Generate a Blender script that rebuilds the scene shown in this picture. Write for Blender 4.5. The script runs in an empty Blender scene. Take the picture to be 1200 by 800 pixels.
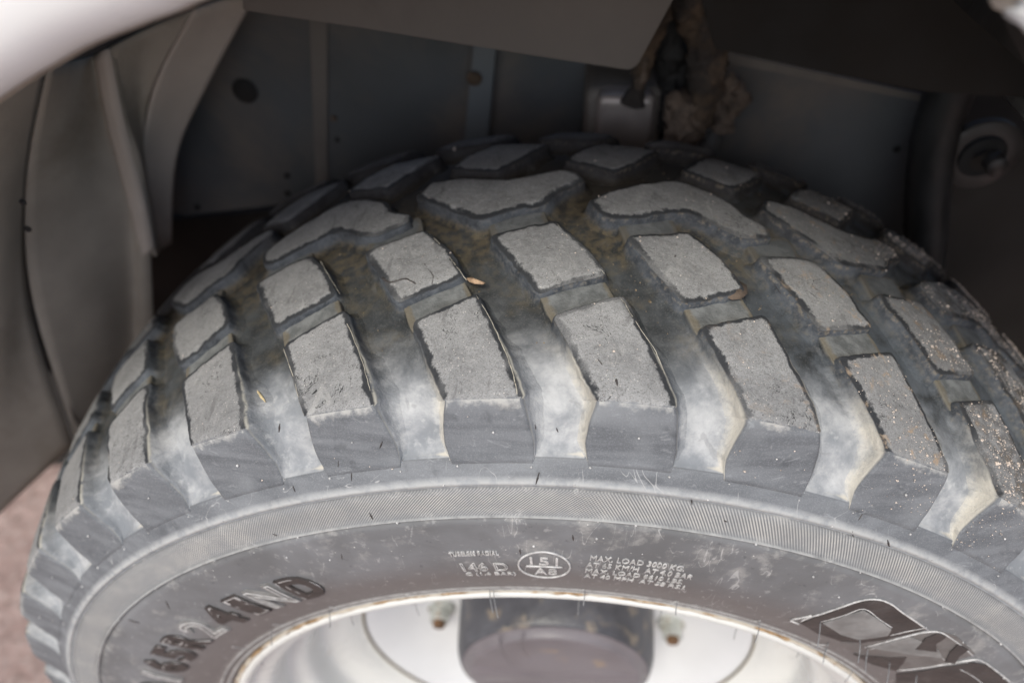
import bpy, bmesh, math, random
import numpy as np
from mathutils import Matrix, Vector, Euler
random.seed(4); rng = np.random.default_rng(7)
R_ = math.radians
SC = bpy.context.scene
COL = SC.collection

# ------------------------------------------------------------------ camera
CAM = np.array([0.0, -0.290232527, 0.869275708])
YAW, PIT, ROL, FPX = 0.094220692, 0.812453532, -0.0348225956, 894.793251
cd = bpy.data.cameras.new('camera'); cam = bpy.data.objects.new('camera', cd); COL.objects.link(cam)
RM = (Matrix.Rotation(YAW, 3, 'Z') @ Matrix.Rotation(PIT, 3, 'X') @ Matrix.Rotation(ROL, 3, 'Z'))
cam.matrix_world = Matrix.Translation(Vector(CAM)) @ RM.to_4x4()
cd.sensor_width = 36.0; cd.lens = FPX / 1200 * 36; cd.clip_start = 0.01; cd.clip_end = 400
cd.dof.use_dof = True; cd.dof.focus_distance = 0.475; cd.dof.aperture_fstop = 3.3
SC.camera = cam
RMn = np.array(RM)

# ------------------------------------------------------------------ light
SUN_EL, SUN_AZ = R_(52), R_(-14)          # azimuth measured from straight in front of the wheel, to the left
w = bpy.data.worlds.new('World'); SC.world = w; w.use_nodes = True
nt = w.node_tree
sky = nt.nodes.new('ShaderNodeTexSky'); sky.sky_type = 'NISHITA'; sky.sun_disc = False
sky.sun_elevation = SUN_EL; sky.sun_rotation = R_(180) - SUN_AZ if False else R_(180 + 14); sky.dust_density = 2.5; sky.air_density = 1.0; sky.ozone_density = 0.6
bg = nt.nodes['Background']; bg.inputs['Strength'].default_value = 0.14
nt.links.new(sky.outputs[0], bg.inputs[0])
sd = bpy.data.lights.new('sun', 'SUN'); sun = bpy.data.objects.new('sun', sd); COL.objects.link(sun)
sd.energy = 1.7; sd.angle = R_(24); sd.color = (1.0, 0.99, 0.88)
dirv = Vector((math.sin(SUN_AZ) * math.cos(SUN_EL), -math.cos(SUN_AZ) * math.cos(SUN_EL), math.sin(SUN_EL)))
sun.rotation_euler = dirv.to_track_quat('Z', 'Y').to_euler(); sun.location = (0, -3, 4)
SC.view_settings.view_transform = 'Standard'; SC.view_settings.look = 'None'
SC.view_settings.exposure = 0.52; SC.view_settings.gamma = 1.0

# ------------------------------------------------------------------ helpers
def rays(px):
    px = np.atleast_2d(np.asarray(px, float))
    d = np.stack([(px[:, 0] - 600) / FPX, -(px[:, 1] - 400) / FPX, -np.ones(len(px))], 1)
    return d @ RMn.T
def at(x, y, Y):
    """the point of the place seen at photograph pixel x, y on the plane that lies Y metres behind the wheel face"""
    d = rays((x, y))[0]; return CAM + d * (Y - CAM[1]) / d[1]

def hash3(i, j, k):
    n = (i * 374761393 + j * 668265263 + k * 2147483647 + 1013904223) & 0xffffffff
    n = ((n ^ (n >> 13)) * 1274126177) & 0xffffffff
    return ((n ^ (n >> 16)) & 0xffff) / 32767.5 - 1
def vnoise(P, s, seed=0):
    P = np.asarray(P) * s + seed * 17.31; f = np.floor(P).astype(np.int64); t = P - f; t = t * t * (3 - 2 * t)
    o = 0
    for a in (0, 1):
        for b in (0, 1):
            for c in (0, 1):
                wgt = (t[..., 0] if a else 1 - t[..., 0]) * (t[..., 1] if b else 1 - t[..., 1]) * (t[..., 2] if c else 1 - t[..., 2])
                o = o + wgt * hash3(f[..., 0] + a, f[..., 1] + b, f[..., 2] + c)
    return o

def mesh(name, V, F, mat, parent=None, smooth=True, attrs=None, uv=None):
    me = bpy.data.meshes.new(name); me.from_pydata([tuple(map(float, v)) for v in V], [], [tuple(map(int, f)) for f in F]); me.update()
    if attrs:
        for k, a in attrs.items():
            at_ = me.attributes.new(k, 'FLOAT', 'POINT'); at_.data.foreach_set('value', np.asarray(a, np.float32))
    if mat: me.materials.append(mat)
    if smooth: me.polygons.foreach_set('use_smooth', [True] * len(me.polygons))
    return link(name, me, parent)
def link(name, me, parent=None):
    o = bpy.data.objects.new(name, me); COL.objects.link(o); o.parent = parent; return o
def tag(o, label=None, cat=None, group=None, kind=None):
    for k, v in (('label', label), ('category', cat), ('group', group), ('kind', kind)):
        if v: o[k] = v
    return o
def empty(name, loc=(0, 0, 0)):
    o = bpy.data.objects.new(name, None); COL.objects.link(o); o.location = loc; o.empty_display_size = .1; return o
def gridfaces(nu, nv, wrap=False):
    F = []
    for i in range(nu if wrap else nu - 1):
        a, b = i * nv, ((i + 1) % nu) * nv
        for j in range(nv - 1): F.append((a + j, b + j, b + j + 1, a + j + 1))
    return F
def tube(path, rad, n=8, cap=True):
    path = [Vector(p) for p in path]; V, F = [], []; m = len(path)
    up = Vector((0, 0, 1)); prev = None
    for i, p in enumerate(path):
        t = (path[min(i + 1, m - 1)] - path[max(i - 1, 0)]).normalized()
        a = prev if prev is not None else (up if abs(t.dot(up)) < .9 else Vector((1, 0, 0)))
        u = (a - t * a.dot(t)).normalized(); v = t.cross(u); prev = u
        r = rad[i] if hasattr(rad, '__len__') else rad
        for k in range(n):
            an = 2 * math.pi * k / n; V.append(p + u * (r * math.cos(an)) + v * (r * math.sin(an)))
    for i in range(m - 1):
        for k in range(n): F.append((i * n + k, i * n + (k + 1) % n, (i + 1) * n + (k + 1) % n, (i + 1) * n + k))
    if cap: F.append(tuple(range(n))[::-1]); F.append(tuple((m - 1) * n + k for k in range(n)))
    return V, F
def revolve(prof, n=96, t0=0., t1=2 * math.pi):
    """prof: list of (r, y); turned about the wheel axis"""
    full = abs(t1 - t0 - 2 * math.pi) < 1e-6
    V = []; m = n if full else n + 1
    for i in range(m):
        t = t0 + (t1 - t0) * i / n
        for r, y in prof: V.append((r * math.sin(t), y, r * math.cos(t)))
    return V, gridfaces(m, len(prof), full)
def smoothprof(P, n=8):
    P = [np.array(p, float) for p in P]; out = []
    for i in range(len(P) - 1):
        p0, p1, p2, p3 = P[max(i - 1, 0)], P[i], P[i + 1], P[min(i + 2, len(P) - 1)]
        for k in range(n):
            t = k / n
            out.append(.5 * ((2 * p1) + (-p0 + p2) * t + (2 * p0 - 5 * p1 + 4 * p2 - p3) * t * t + (-p0 + 3 * p1 - 3 * p2 + p3) * t ** 3))
    out.append(P[-1]); return out

# ------------------------------------------------------------------ materials
class Mat:
    def __init__(s, name, rough=.6, spec=.5):
        s.m = bpy.data.materials.new(name); s.m.use_nodes = True; s.nt = s.m.node_tree
        s.b = s.nt.nodes['Principled BSDF']; s.b.inputs['Roughness'].default_value = rough
        s.b.inputs['Specular IOR Level'].default_value = spec
        s.pos = s.nt.nodes.new('ShaderNodeNewGeometry').outputs['Position']
    def lk(s, a, b): s.nt.links.new(a, b)
    def put(s, v, sock):
        if hasattr(v, 'is_linked') or hasattr(v, 'links'): s.lk(v, sock)
        elif isinstance(v, tuple): sock.default_value = (*v, 1) if len(v) == 3 and len(sock.default_value) == 4 else v
        else: sock.default_value = v
    def noise(s, scale, detail=3, rough=.55, dist=0., vec=None, stretch=None):
        n = s.nt.nodes.new('ShaderNodeTexNoise'); n.inputs['Scale'].default_value = scale; n.inputs['Detail'].default_value = detail
        n.inputs['Roughness'].default_value = rough; n.inputs['Distortion'].default_value = dist
        v = vec or s.pos
        if stretch: v = s.mul3(v, stretch)
        s.lk(v, n.inputs['Vector']); return n.outputs['Fac']
    def mul3(s, v, t):
        n = s.nt.nodes.new('ShaderNodeVectorMath'); n.operation = 'MULTIPLY'; s.lk(v, n.inputs[0]); n.inputs[1].default_value = t; return n.outputs[0]
    def voro(s, scale, feat='F1', rnd=1.):
        n = s.nt.nodes.new('ShaderNodeTexVoronoi'); n.feature = feat; n.inputs['Scale'].default_value = scale; n.inputs['Randomness'].default_value = rnd
        s.lk(s.pos, n.inputs['Vector']); return n.outputs['Distance']
    def attr(s, name):
        n = s.nt.nodes.new('ShaderNodeAttribute'); n.attribute_name = name; return n.outputs['Fac']
    def math(s, op, a, b=0., c=0.):
        n = s.nt.nodes.new('ShaderNodeMath'); n.operation = op
        s.put(a, n.inputs[0]); s.put(b, n.inputs[1]); s.put(c, n.inputs[2]); return n.outputs[0]
    def ramp(s, v, a, b, lo=0., hi=1.):
        n = s.nt.nodes.new('ShaderNodeMapRange'); n.interpolation_type = 'SMOOTHSTEP'; s.put(v, n.inputs[0])
        n.inputs[1].default_value = a; n.inputs[2].default_value = b; n.inputs[3].default_value = lo; n.inputs[4].default_value = hi; return n.outputs[0]
    def mix(s, f, a, b):
        n = s.nt.nodes.new('ShaderNodeMix'); n.data_type = 'RGBA'; s.put(f, n.inputs[0]); s.put(a, n.inputs[6]); s.put(b, n.inputs[7]); return n.outputs[2]
    def xyz(s):
        n = s.nt.nodes.new('ShaderNodeSeparateXYZ'); s.lk(s.pos, n.inputs[0]); return n.outputs
    def bump(s, h, dist, strength=1., prev=None):
        n = s.nt.nodes.new('ShaderNodeBump'); n.inputs['Distance'].default_value = dist; n.inputs['Strength'].default_value = strength
        s.lk(h, n.inputs['Height'])
        if prev is not None: s.lk(prev, n.inputs['Normal'])
        return n.outputs[0]
    def done(s, col, normal=None, rough=None, metal=None):
        s.put(col, s.b.inputs['Base Color'])
        if normal is not None: s.lk(normal, s.b.inputs['Normal'])
        if rough is not None: s.put(rough, s.b.inputs['Roughness'])
        if metal is not None: s.put(metal, s.b.inputs['Metallic'])
        return s.m

def shoulder_colour(s):
    st = s.noise(60, 4, .6, .2, stretch=(.22, 1, 1.6)); bl = s.noise(16, 3, .6); wn = s.noise(55, 4, .6, .3); n2 = s.noise(260, 4, .65); n3 = s.noise(1100, 3, .6)
    sc = s.mix(s.ramp(st, .35, .7), (.108, .113, .122), (.165, .172, .183)); sc = s.mix(s.ramp(bl, .5, .75, 0, .5), sc, (.25, .26, .27))
    sc = s.mix(s.ramp(n3, .45, .7, 0, .3), sc, (.28, .29, .31)); sc = s.mix(s.math('MULTIPLY', s.ramp(wn, .58, .72), .4), sc, (.055, .058, .065))
    sc = s.mix(s.math('MULTIPLY', s.ramp(s.noise(130, 4, .7, 1.2, stretch=(.5, 1, 1)), .60, .68), .3), sc, (.36, .37, .38))
    return sc, st, n2
def floor_colour(s, dust, cream):
    x, y, z = s.xyz(); a, b, c1, fine = s.noise(11, 4, .6, .3), s.noise(38, 5, .68, .2), s.noise(150, 4, .6), s.noise(900, 2)
    fl = s.mix(s.ramp(b, .3, .75), (.022, .024, .025), (.064, .069, .073)); fl = s.mix(s.ramp(fine, .5, .72, 0, .5), fl, (.12, .116, .108))
    och = s.math('MULTIPLY', s.ramp(s.noise(24, 4, .65), .46, .66), s.ramp(c1, .3, .65)); fl = s.mix(s.math('MULTIPLY', och, .5), fl, (.135, .112, .072))
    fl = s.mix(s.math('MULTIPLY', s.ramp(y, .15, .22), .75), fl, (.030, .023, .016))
    oc2 = s.math('MULTIPLY', s.math('MULTIPLY', s.ramp(y, .12, .15), s.ramp(y, .22, .19)), s.ramp(c1, .4, .6)); fl = s.mix(s.math('MULTIPLY', oc2, .45), fl, (.16, .125, .075))
    rt = s.math('MULTIPLY', s.ramp(x, .03, .2), s.ramp(b, .3, .6)); fl = s.mix(s.math('MULTIPLY', rt, .6), fl, (.10, .115, .135))
    gv = s.math('MULTIPLY', s.math('SUBTRACT', s.noise(7.5, 2, .5), .5), .9)
    dn = s.ramp(s.math('ADD', s.math('ADD', dust, gv), s.math('MULTIPLY', s.math('SUBTRACT', b, .5), .5)), .1, 1.15)
    dc = s.mix(s.ramp(s.math('ADD', s.math('MULTIPLY', a, .5), s.math('MULTIPLY', b, .5)), .4, .62), (.20, .212, .228), (.44, .442, .445)); dc = s.mix(s.ramp(c1, .55, .75, 0, .4), dc, (.54, .54, .53))
    cr = s.ramp(s.math('ADD', cream, s.math('MULTIPLY', s.math('SUBTRACT', b, .5), 1.2)), .4, .95); dc = s.mix(s.math('MULTIPLY', cr, .8), dc, (.56, .52, .44))
    fl = s.mix(dn, fl, dc); return s.mix(s.math('MULTIPLY', s.ramp(s.noise(75, 3, .5, .6), .62, .7), .3), fl, (.13, .133, .138))
def mat_tread():
    s = Mat('worn_tread_rubber', .75, .22)
    edge, top, sh, hgt, cream = s.attr('edge'), s.attr('top'), s.attr('shoulder'), s.attr('height'), s.attr('cream')
    x, y, z = s.xyz()
    n1, n2, n3, n4 = s.noise(28, 4, .6), s.noise(260, 4, .65), s.noise(1100, 3, .6), s.noise(90, 5, .65, .4)
    # worn top: dusty grey with fine grain
    c = s.mix(s.ramp(n1, .3, .7), (.212, .211, .211), (.312, .310, .308))
    c = s.mix(s.ramp(n2, .35, .75, 0, .5), c, (.385, .382, .377))
    c = s.mix(s.ramp(n3, .52, .30, 0, .75), c, (.12, .115, .112))
    oi = s.nt.nodes.new('ShaderNodeObjectInfo').outputs['Random']; c = s.mix(s.ramp(oi, 0, 1, 0, .28), c, (.17, .165, .162))
    sm = s.noise(42, 4, .7, 1.6, stretch=(1.6, .6, 1)); c = s.mix(s.math('MULTIPLY', s.ramp(sm, .56, .70), .55), c, (.115, .112, .112)); c = s.mix(s.math('MULTIPLY', s.ramp(sm, .40, .30), .35), c, (.43, .42, .40))
    ck = s.math('ABSOLUTE', s.math('SUBTRACT', s.noise(26, 5, .7, .8), .5)); c = s.mix(s.math('MULTIPLY', s.ramp(ck, .006, .001), s.ramp(s.noise(17, 1), .56, .62)), c, (.03, .03, .03))
    specks = s.ramp(s.voro(420), .16, .07); specks = s.math('MULTIPLY', specks, s.ramp(s.noise(45, 2), .40, .60))
    c = s.mix(specks, c, (.72, .66, .60))
    pits = s.math('MULTIPLY', s.ramp(s.voro(210), .13, .05), s.ramp(s.noise(33, 2), .5, .6)); c = s.mix(pits, c, (.03, .03, .03))
    # torn dark rim of each block
    e = s.math('ADD', edge, s.math('MULTIPLY', s.math('SUBTRACT', n4, .5), .75)); e = s.math('ADD', e, s.math('MULTIPLY', s.math('SUBTRACT', n2, .5), .45))
    rim = s.ramp(e, .33, .13)
    c = s.mix(s.math('MULTIPLY', s.math('MULTIPLY', rim, s.ramp(s.noise(19, 2), .30, .50, .35, 1.)), .95), c, (.028, .030, .034))
    tan = s.math('MULTIPLY', s.ramp(x, .06, .26), s.ramp(n4, .56, .68)); c = s.mix(tan, c, (.36, .27, .19))
    crust = s.math('MULTIPLY', s.ramp(x, .20, .36), s.ramp(n4, .40, .58)); c = s.mix(s.math('MULTIPLY', crust, .85), c, (.055, .050, .047))
    c = s.mix(s.ramp(y, .27, .32, 0, .65), c, (.085, .072, .062))  # rear tops darkened in the colour, arch shade painted in
    # side walls
    wn = s.noise(55, 4, .6, .3)
    wcol = s.mix(s.ramp(wn, .3, .7), (.036, .040, .047), (.092, .101, .115)); wcol = s.mix(s.ramp(n2, .4, .7, 0, .35), wcol, (.15, .16, .172)); wcol = s.mix(s.ramp(n3, .5, .75, 0, .35), wcol, (.17, .17, .17))
    low = s.math('MULTIPLY', s.ramp(hgt, .6, .1), s.ramp(n2, .42, .66)); wcol = s.mix(s.math('MULTIPLY', low, .6), wcol, (.17, .145, .105))
    wcol = s.mix(s.math('MULTIPLY', s.ramp(hgt, .80, .95), s.ramp(n2, .38, .6)), wcol, (.03, .031, .034))
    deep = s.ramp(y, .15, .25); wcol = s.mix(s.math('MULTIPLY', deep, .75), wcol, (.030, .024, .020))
    tn2 = s.math('MULTIPLY', s.math('MULTIPLY', s.math('MULTIPLY', s.ramp(hgt, .55, .75), s.ramp(hgt, .97, .88)), s.ramp(x, -.12, .12)), s.ramp(n2, .46, .66)); wcol = s.mix(s.math('MULTIPLY', tn2, .45), wcol, (.26, .21, .15))
    fc = floor_colour(s, s.attr('dust'), cream)
    dz = s.ramp(s.math('ADD', s.attr('dust'), s.math('MULTIPLY', s.math('SUBTRACT', wn, .5), .8)), .15, .8)
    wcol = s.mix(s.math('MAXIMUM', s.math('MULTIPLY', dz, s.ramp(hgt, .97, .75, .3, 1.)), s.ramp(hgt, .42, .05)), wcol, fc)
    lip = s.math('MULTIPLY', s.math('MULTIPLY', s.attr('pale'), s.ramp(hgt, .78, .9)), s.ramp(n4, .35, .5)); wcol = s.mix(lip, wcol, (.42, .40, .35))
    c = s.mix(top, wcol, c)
    # shoulder faces: smoother dark rubber, dusty fringe below the worn edge
    sc, st, _ = shoulder_colour(s)
    tc = s.math('ADD', s.attr('tt'), s.math('ADD', s.math('MULTIPLY', s.math('SUBTRACT', n4, .5), .007), s.math('MULTIPLY', s.math('SUBTRACT', n2, .5), .0035)))
    shm = s.math('MULTIPLY', s.ramp(tc, .0128, .0112), s.ramp(sh, .0, .01)); sh2 = s.ramp(tc, .0128, .0112)
    fr = s.attr('fringe'); f2 = s.math('ADD', fr, s.math('MULTIPLY', s.math('SUBTRACT', n4, .5), .9))
    sc = s.mix(s.ramp(s.math('ADD', f2, s.math('ADD', s.math('MULTIPLY', s.math('SUBTRACT', n2, .5), .8), s.math('MULTIPLY', s.math('SUBTRACT', wn, .5), 1.6))), .6, 1.15, 0, .9), sc, (.40, .39, .37))
    sc = s.mix(s.math('MULTIPLY', s.ramp(n2, .62, .75), .3), sc, (.4, .4, .4))
    c = s.mix(s.math('MULTIPLY', sh2, s.attr('front')), c, sc)
    h = s.math('ADD', s.math('MULTIPLY', n3, .35), n2); nrm = s.bump(h, .0011, .8)
    hs = s.bump(s.math('ADD', st, s.math('MULTIPLY', n2, .3)), .0006, .35)
    mixn = s.nt.nodes.new('ShaderNodeMix'); mixn.data_type = 'VECTOR'; s.lk(sh, mixn.inputs[0]); s.lk(nrm, mixn.inputs[4]); s.lk(hs, mixn.inputs[5])
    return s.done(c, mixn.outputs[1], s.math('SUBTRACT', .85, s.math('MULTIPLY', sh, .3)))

def mat_carcass():
    s = Mat('dusty_tyre_rubber', .6, .45)
    dust, floor, cream, band, hat, rad = s.attr('dust'), s.attr('floor'), s.attr('cream'), s.attr('band'), s.attr('arc'), s.attr('rad')
    x, y, z = s.xyz()
    a, b, c1, fine = s.noise(11, 4, .6, .3), s.noise(38, 5, .68, .2), s.noise(150, 4, .6), s.noise(900, 2)
    # side wall
    side = s.mix(s.ramp(a, .35, .68), (.120, .120, .123), (.18, .182, .19))
    pale = s.math('MULTIPLY', s.ramp(b, .52, .72), s.ramp(rad, .385, .43)); side = s.mix(s.math('MULTIPLY', pale, .7), side, (.34, .33, .315))
    side = s.mix(s.ramp(rad, .415, .37, 0, .8), side, (.145, .128, .123))
    sc, _, _ = shoulder_colour(s); sc = s.mix(s.math('MULTIPLY', s.ramp(rad, .4885, .4822), s.ramp(b, .25, .7, .25, .8)), sc, (.30, .325, .355)); UP = s.ramp(rad, .4792, .4796)
    side = s.mix(s.math('MULTIPLY', s.ramp(c1, .6, .72), .35), side, (.42, .41, .40))
    side = s.mix(s.math('MULTIPLY', s.ramp(c1, .36, .26), .5), side, (.07, .07, .075))
    spk = s.math('MULTIPLY', s.ramp(s.voro(150), .10, .05), s.ramp(s.noise(20, 1), .52, .6)); side = s.mix(spk, side, (.6, .58, .55))
    side = s.mix(UP, side, sc)
    # scratches
    sn = s.noise(30, 2, .5, 1.5, stretch=(1, 1, .25)); scr = s.math('MULTIPLY', s.ramp(s.math('ABSOLUTE', s.math('SUBTRACT', sn, .5)), .006, .001), s.ramp(b, .5, .6)); side = s.mix(s.math('MULTIPLY', scr, .5), side, (.5, .49, .48))
    # hatched band: fine moulded ribs, slanting one way left of the top and the other way right of it
    ph1 = s.math('MULTIPLY', s.math('SUBTRACT', hat, s.math('MULTIPLY', rad, 1.0)), 2 * math.pi / .0021)
    ph2 = s.math('MULTIPLY', s.math('ADD', hat, s.math('MULTIPLY', rad, .62)), 2 * math.pi / .0021)
    w1 = s.ramp(hat, .055, -.005); w2 = s.ramp(hat, -.01, .05)
    wave = s.math('ADD', s.math('MULTIPLY', s.math('SINE', ph1), w1), s.math('MULTIPLY', s.math('SINE', ph2), w2))
    wv = s.ramp(wave, -.6, .6)
    bandc = s.mix(wv, (.17, .175, .18), s.mix(s.ramp(b, .35, .65), (.36, .36, .355), (.48, .465, .44)))
    wipe = s.ramp(s.noise(9, 3), .45, .6); bandc = s.mix(s.math('MULTIPLY', wipe, .25), bandc, (.2, .2, .2))
    side = s.mix(band, side, bandc)
    side = s.mix(s.math('MULTIPLY', s.attr('ridge'), s.ramp(c1, .3, .6, .4, .95)), side, (.42, .42, .41))
    fl = floor_colour(s, dust, cream)
    c = s.mix(floor, side, fl)
    h = s.math('ADD', s.math('MULTIPLY', c1, .6), s.math('MULTIPLY', fine, .25)); n = s.bump(h, .0007, .55)
    n = s.bump(s.math('MULTIPLY', wv, band), .0005, .6, n)
    ro = s.math('SUBTRACT', .62, s.ramp(rad, .40, .36, 0, .14))
    return s.done(c, n, ro)

def simple(name, col, rough=.6, var=.25, scale=20, bump=.0, metal=0., spec=.5, dirt=None, dscale=9, dlo=.5, dhi=.7, bscale=200):
    s = Mat(name, rough, spec); n = s.noise(scale, 4, .6)
    c = s.mix(s.ramp(n, .3, .7), tuple(v * (1 - var) for v in col), tuple(min(1, v * (1 + var)) for v in col))
    if dirt: c = s.mix(s.ramp(s.noise(dscale, 5, .65, .5), dlo, dhi), c, dirt)
    nn = s.bump(s.noise(bscale, 3), bump, .7) if bump else None
    return s.done(c, nn, s.ramp(s.noise(scale * 2, 3), .3, .7, max(0, rough - .1), min(1, rough + .1)), metal)

M_tread, M_car = mat_tread(), mat_carcass()
def mat_tie():
    s = Mat('tie_bar_rubber', .7, .35); n1, n2, n3 = s.noise(90, 4, .65), s.noise(60, 4, .6), s.noise(500, 3)
    c = s.mix(s.ramp(n1, .3, .7), (.10, .104, .103), (.20, .206, .204)); c = s.mix(s.ramp(n2, .5, .72, 0, .6), c, (.10, .10, .098))
    c = s.mix(s.math('MULTIPLY', s.ramp(s.math('ADD', s.attr('edge'), s.math('MULTIPLY', s.math('SUBTRACT', n1, .5), .8)), .45, .1), .7), c, (.15, .125, .085))
    c = s.mix(s.ramp(s.xyz()[1], .12, .17, 0, .35), c, (.09, .095, .105))
    c = s.mix(s.ramp(s.attr('height'), .97, .5), c, floor_colour(s, s.attr('dust'), s.attr('cream')))
    return s.done(c, s.bump(s.math('ADD', n3, n1), .0009, .7))
M_tie = mat_tie()
M_textd = simple('dark_raised_rubber', (.045, .038, .036), .5, .25, 60, .0004, dirt=(.10, .092, .088), dscale=60, dlo=.55, dhi=.8)
M_textl = simple('dusty_raised_rubber', (.20, .195, .19), .55, .25, 60, .0004)
M_textm = simple('mid_grey_raised_rubber', (.13, .12, .115), .5, .2, 60, .0003)
M_ridge = simple('rubbed_pale_edge', (.46, .45, .44), .5, .3, 200)
M_hair = simple('grey_rubber_hair', (.22, .22, .225), .45, .3, 200)
M_rim = simple('white_rim_paint', (.64, .64, .615), .35, .04, 8, dirt=(.46, .41, .34), dscale=35, dlo=.62, dhi=.85)
M_disc = simple('white_disc_paint', (.60, .605, .615), .4, .04, 8)
M_rust = simple('rust_and_dried_mud', (.30, .19, .09), .9, .4, 90, .001, dirt=(.07, .04, .025), dscale=60)
M_rline = simple('rust_stained_rim_edge', (.30, .20, .11), .85, .4, 90, .0006, dirt=(.50, .45, .38), dscale=22, dlo=.42, dhi=.56)
M_cream = simple('caked_cream_dust', (.50, .46, .38), .9, .3, 120, .0012, dirt=(.20, .17, .13), dscale=150, dlo=.55, dhi=.7, bscale=700)
M_grit = simple('ochre_grit', (.17, .13, .085), .95, .7, 700)
M_seam = simple('brown_seam_grime', (.16, .13, .085), .9, .3, 40)
M_hub = simple('grey_violet_hub_paint', (.15, .135, .145), .42, .15, 12, .0004, dirt=(.30, .22, .14), dscale=11, dlo=.66, dhi=.74)
M_hubs = simple('muddy_hub_side_paint', (.075, .075, .085), .45, .3, 20, .001, dirt=(.25, .205, .155), dscale=26, dlo=.53, dhi=.68)
M_nut = simple('dull_zinc_nut', (.36, .37, .35), .5, .2, 60, .0004, dirt=(.22, .15, .09), dscale=60)
M_stud = simple('rusty_stud', (.13, .07, .035), .8, .4, 120)
M_fend = simple('white_fender_paint', (.79, .79, .78), .3, .03, 6, dirt=(.60, .52, .43), dscale=14, dlo=.66, dhi=.9)
M_liner = simple('brown_dusty_liner', (.34, .30, .25), .75, .14, 9, .0004, dirt=(.26, .225, .18), dscale=5)
M_linerp = simple('pale_dusty_liner_and_lit_fold', (.46, .40, .345), .75, .1, 9, .0004)
M_linerd = simple('dark_liner_seam', (.11, .09, .075), .8, .2, 9)
M_panel = simple('blue_grey_inner_panel', (.085, .088, .090), .65, .18, 7, .0003, dirt=(.15, .125, .105), dscale=4, dlo=.45, dhi=.68)
M_beam = simple('warm_grey_beam', (.165, .143, .124), .7, .1, 8, .0004, dirt=(.10, .084, .075), dscale=4)
M_black = simple('black_grime_and_void', (.018, .016, .015), .85, .4, 14)
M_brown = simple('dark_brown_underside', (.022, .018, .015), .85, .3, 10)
M_mud = simple('caked_mud', (.075, .05, .032), .95, .5, 50, .004, dirt=(.035, .028, .024), dscale=22, dlo=.42, dhi=.58, bscale=60)
M_mudl = simple('pale_caked_mud', (.11, .08, .06), .95, .3, 60, .004, dirt=(.04, .03, .022), dscale=40, bscale=80)
M_hose = simple('black_rubber_hose', (.012, .012, .012), .55, .3, 30)
M_ribm = simple('blue_grey_rib', (.15, .16, .165), .6, .1, 7)
M_fend2 = simple('beige_lip_shade', (.50, .44, .37), .5, .15, 20, dirt=(.30, .25, .20), dscale=12)
M_cap = simple('brushed_grey_cap', (.36, .31, .28), .38, .15, 30, metal=.4)
M_ringm = simple('dusty_metal_ring', (.030, .026, .024), .5, .3, 30)
M_sand = simple('tan_sand', (.56, .47, .40), .9, .6, 900)
M_straw = simple('dry_straw', (.52, .42, .24), .8, .3, 200)
M_leaf = simple('dry_tan_leaf', (.36, .24, .15), .85, .4, 200, .001)
def mat_ground():
    s = Mat('pink_gravel_concrete', .9, .3); a = s.noise(7, 4, .6); b = s.noise(55, 4, .7); v = s.voro(28)
    c = s.mix(s.ramp(a, .35, .65), (.27, .185, .165), (.36, .26, .235)); c = s.mix(s.ramp(b, .45, .7), c, (.42, .33, .30)); c = s.mix(s.ramp(v, .25, .1), c, (.17, .12, .10))
    return s.done(c, s.bump(s.math('ADD', b, v), .01, .6))
M_ground = mat_ground()

# ------------------------------------------------------------------ ground
g = mesh('ground', [(-60, -60, -.56), (60, -60, -.56), (60, 60, -.56), (-60, 60, -.56)], [(0, 1, 2, 3)], M_ground, smooth=False)
tag(g, 'pinkish gravelly concrete ground under the vehicle', kind='structure')
g['kind'] = 'structure'

# ================================================================== THE TYRE
YC, RC, KC = .172, .5584, .845
TS = .012                                   # where the worn tread meets the shoulder face
Rt = lambda y: RC - KC * (y - YC) ** 2
SW = np.array([(.318, .020), (.3235, .013), (.329, .0065), (.3325, .0045), (.3345, .001), (.3365, -.0012), (.3378, -.0018), (.3384, -.0028), (.3396, -.0028), (.3402, -.0018),
      (.3425, -.0026), (.3445, -.0034), (.3450, -.0044), (.3462, -.0045), (.3468, -.0038),
      (.352, -.0058), (.36, -.0085), (.372, -.0118), (.385, -.0145), (.40, -.0168), (.415, -.0178), (.43, -.0176), (.442, -.0168),
      (.4515, -.0156), (.4522, -.0140), (.4540, -.0138), (.4548, -.0162), (.4556, -.0164), (.4562, -.0144), (.467, -.0130), (.4785, -.0112), (.4792, -.0098), (.4812, -.0094), (.4818, -.0112), (.4840, -.0104),
      (.488, -.0076), (.4925, -.0043), (.4950, -.0024), (.4970, -.0010)])
def swy(r): return np.interp(r, SW[:, 0], SW[:, 1])
def P0(t):
    """outer surface: worn crown for t >= TS, shoulder face below it"""
    t = np.asarray(t, float)
    y = np.where(t > TS, t, TS + (t - TS) * (.012 / .041)); r = np.where(t > TS, Rt(t), Rt(TS) + (t - TS) * (.0366 / .041))
    rs_ = .4970 + (t + .029); y = np.where(t < -.029, swy(rs_) - .00015, y); r = np.where(t < -.029, rs_, r)
    return y, r
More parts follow.
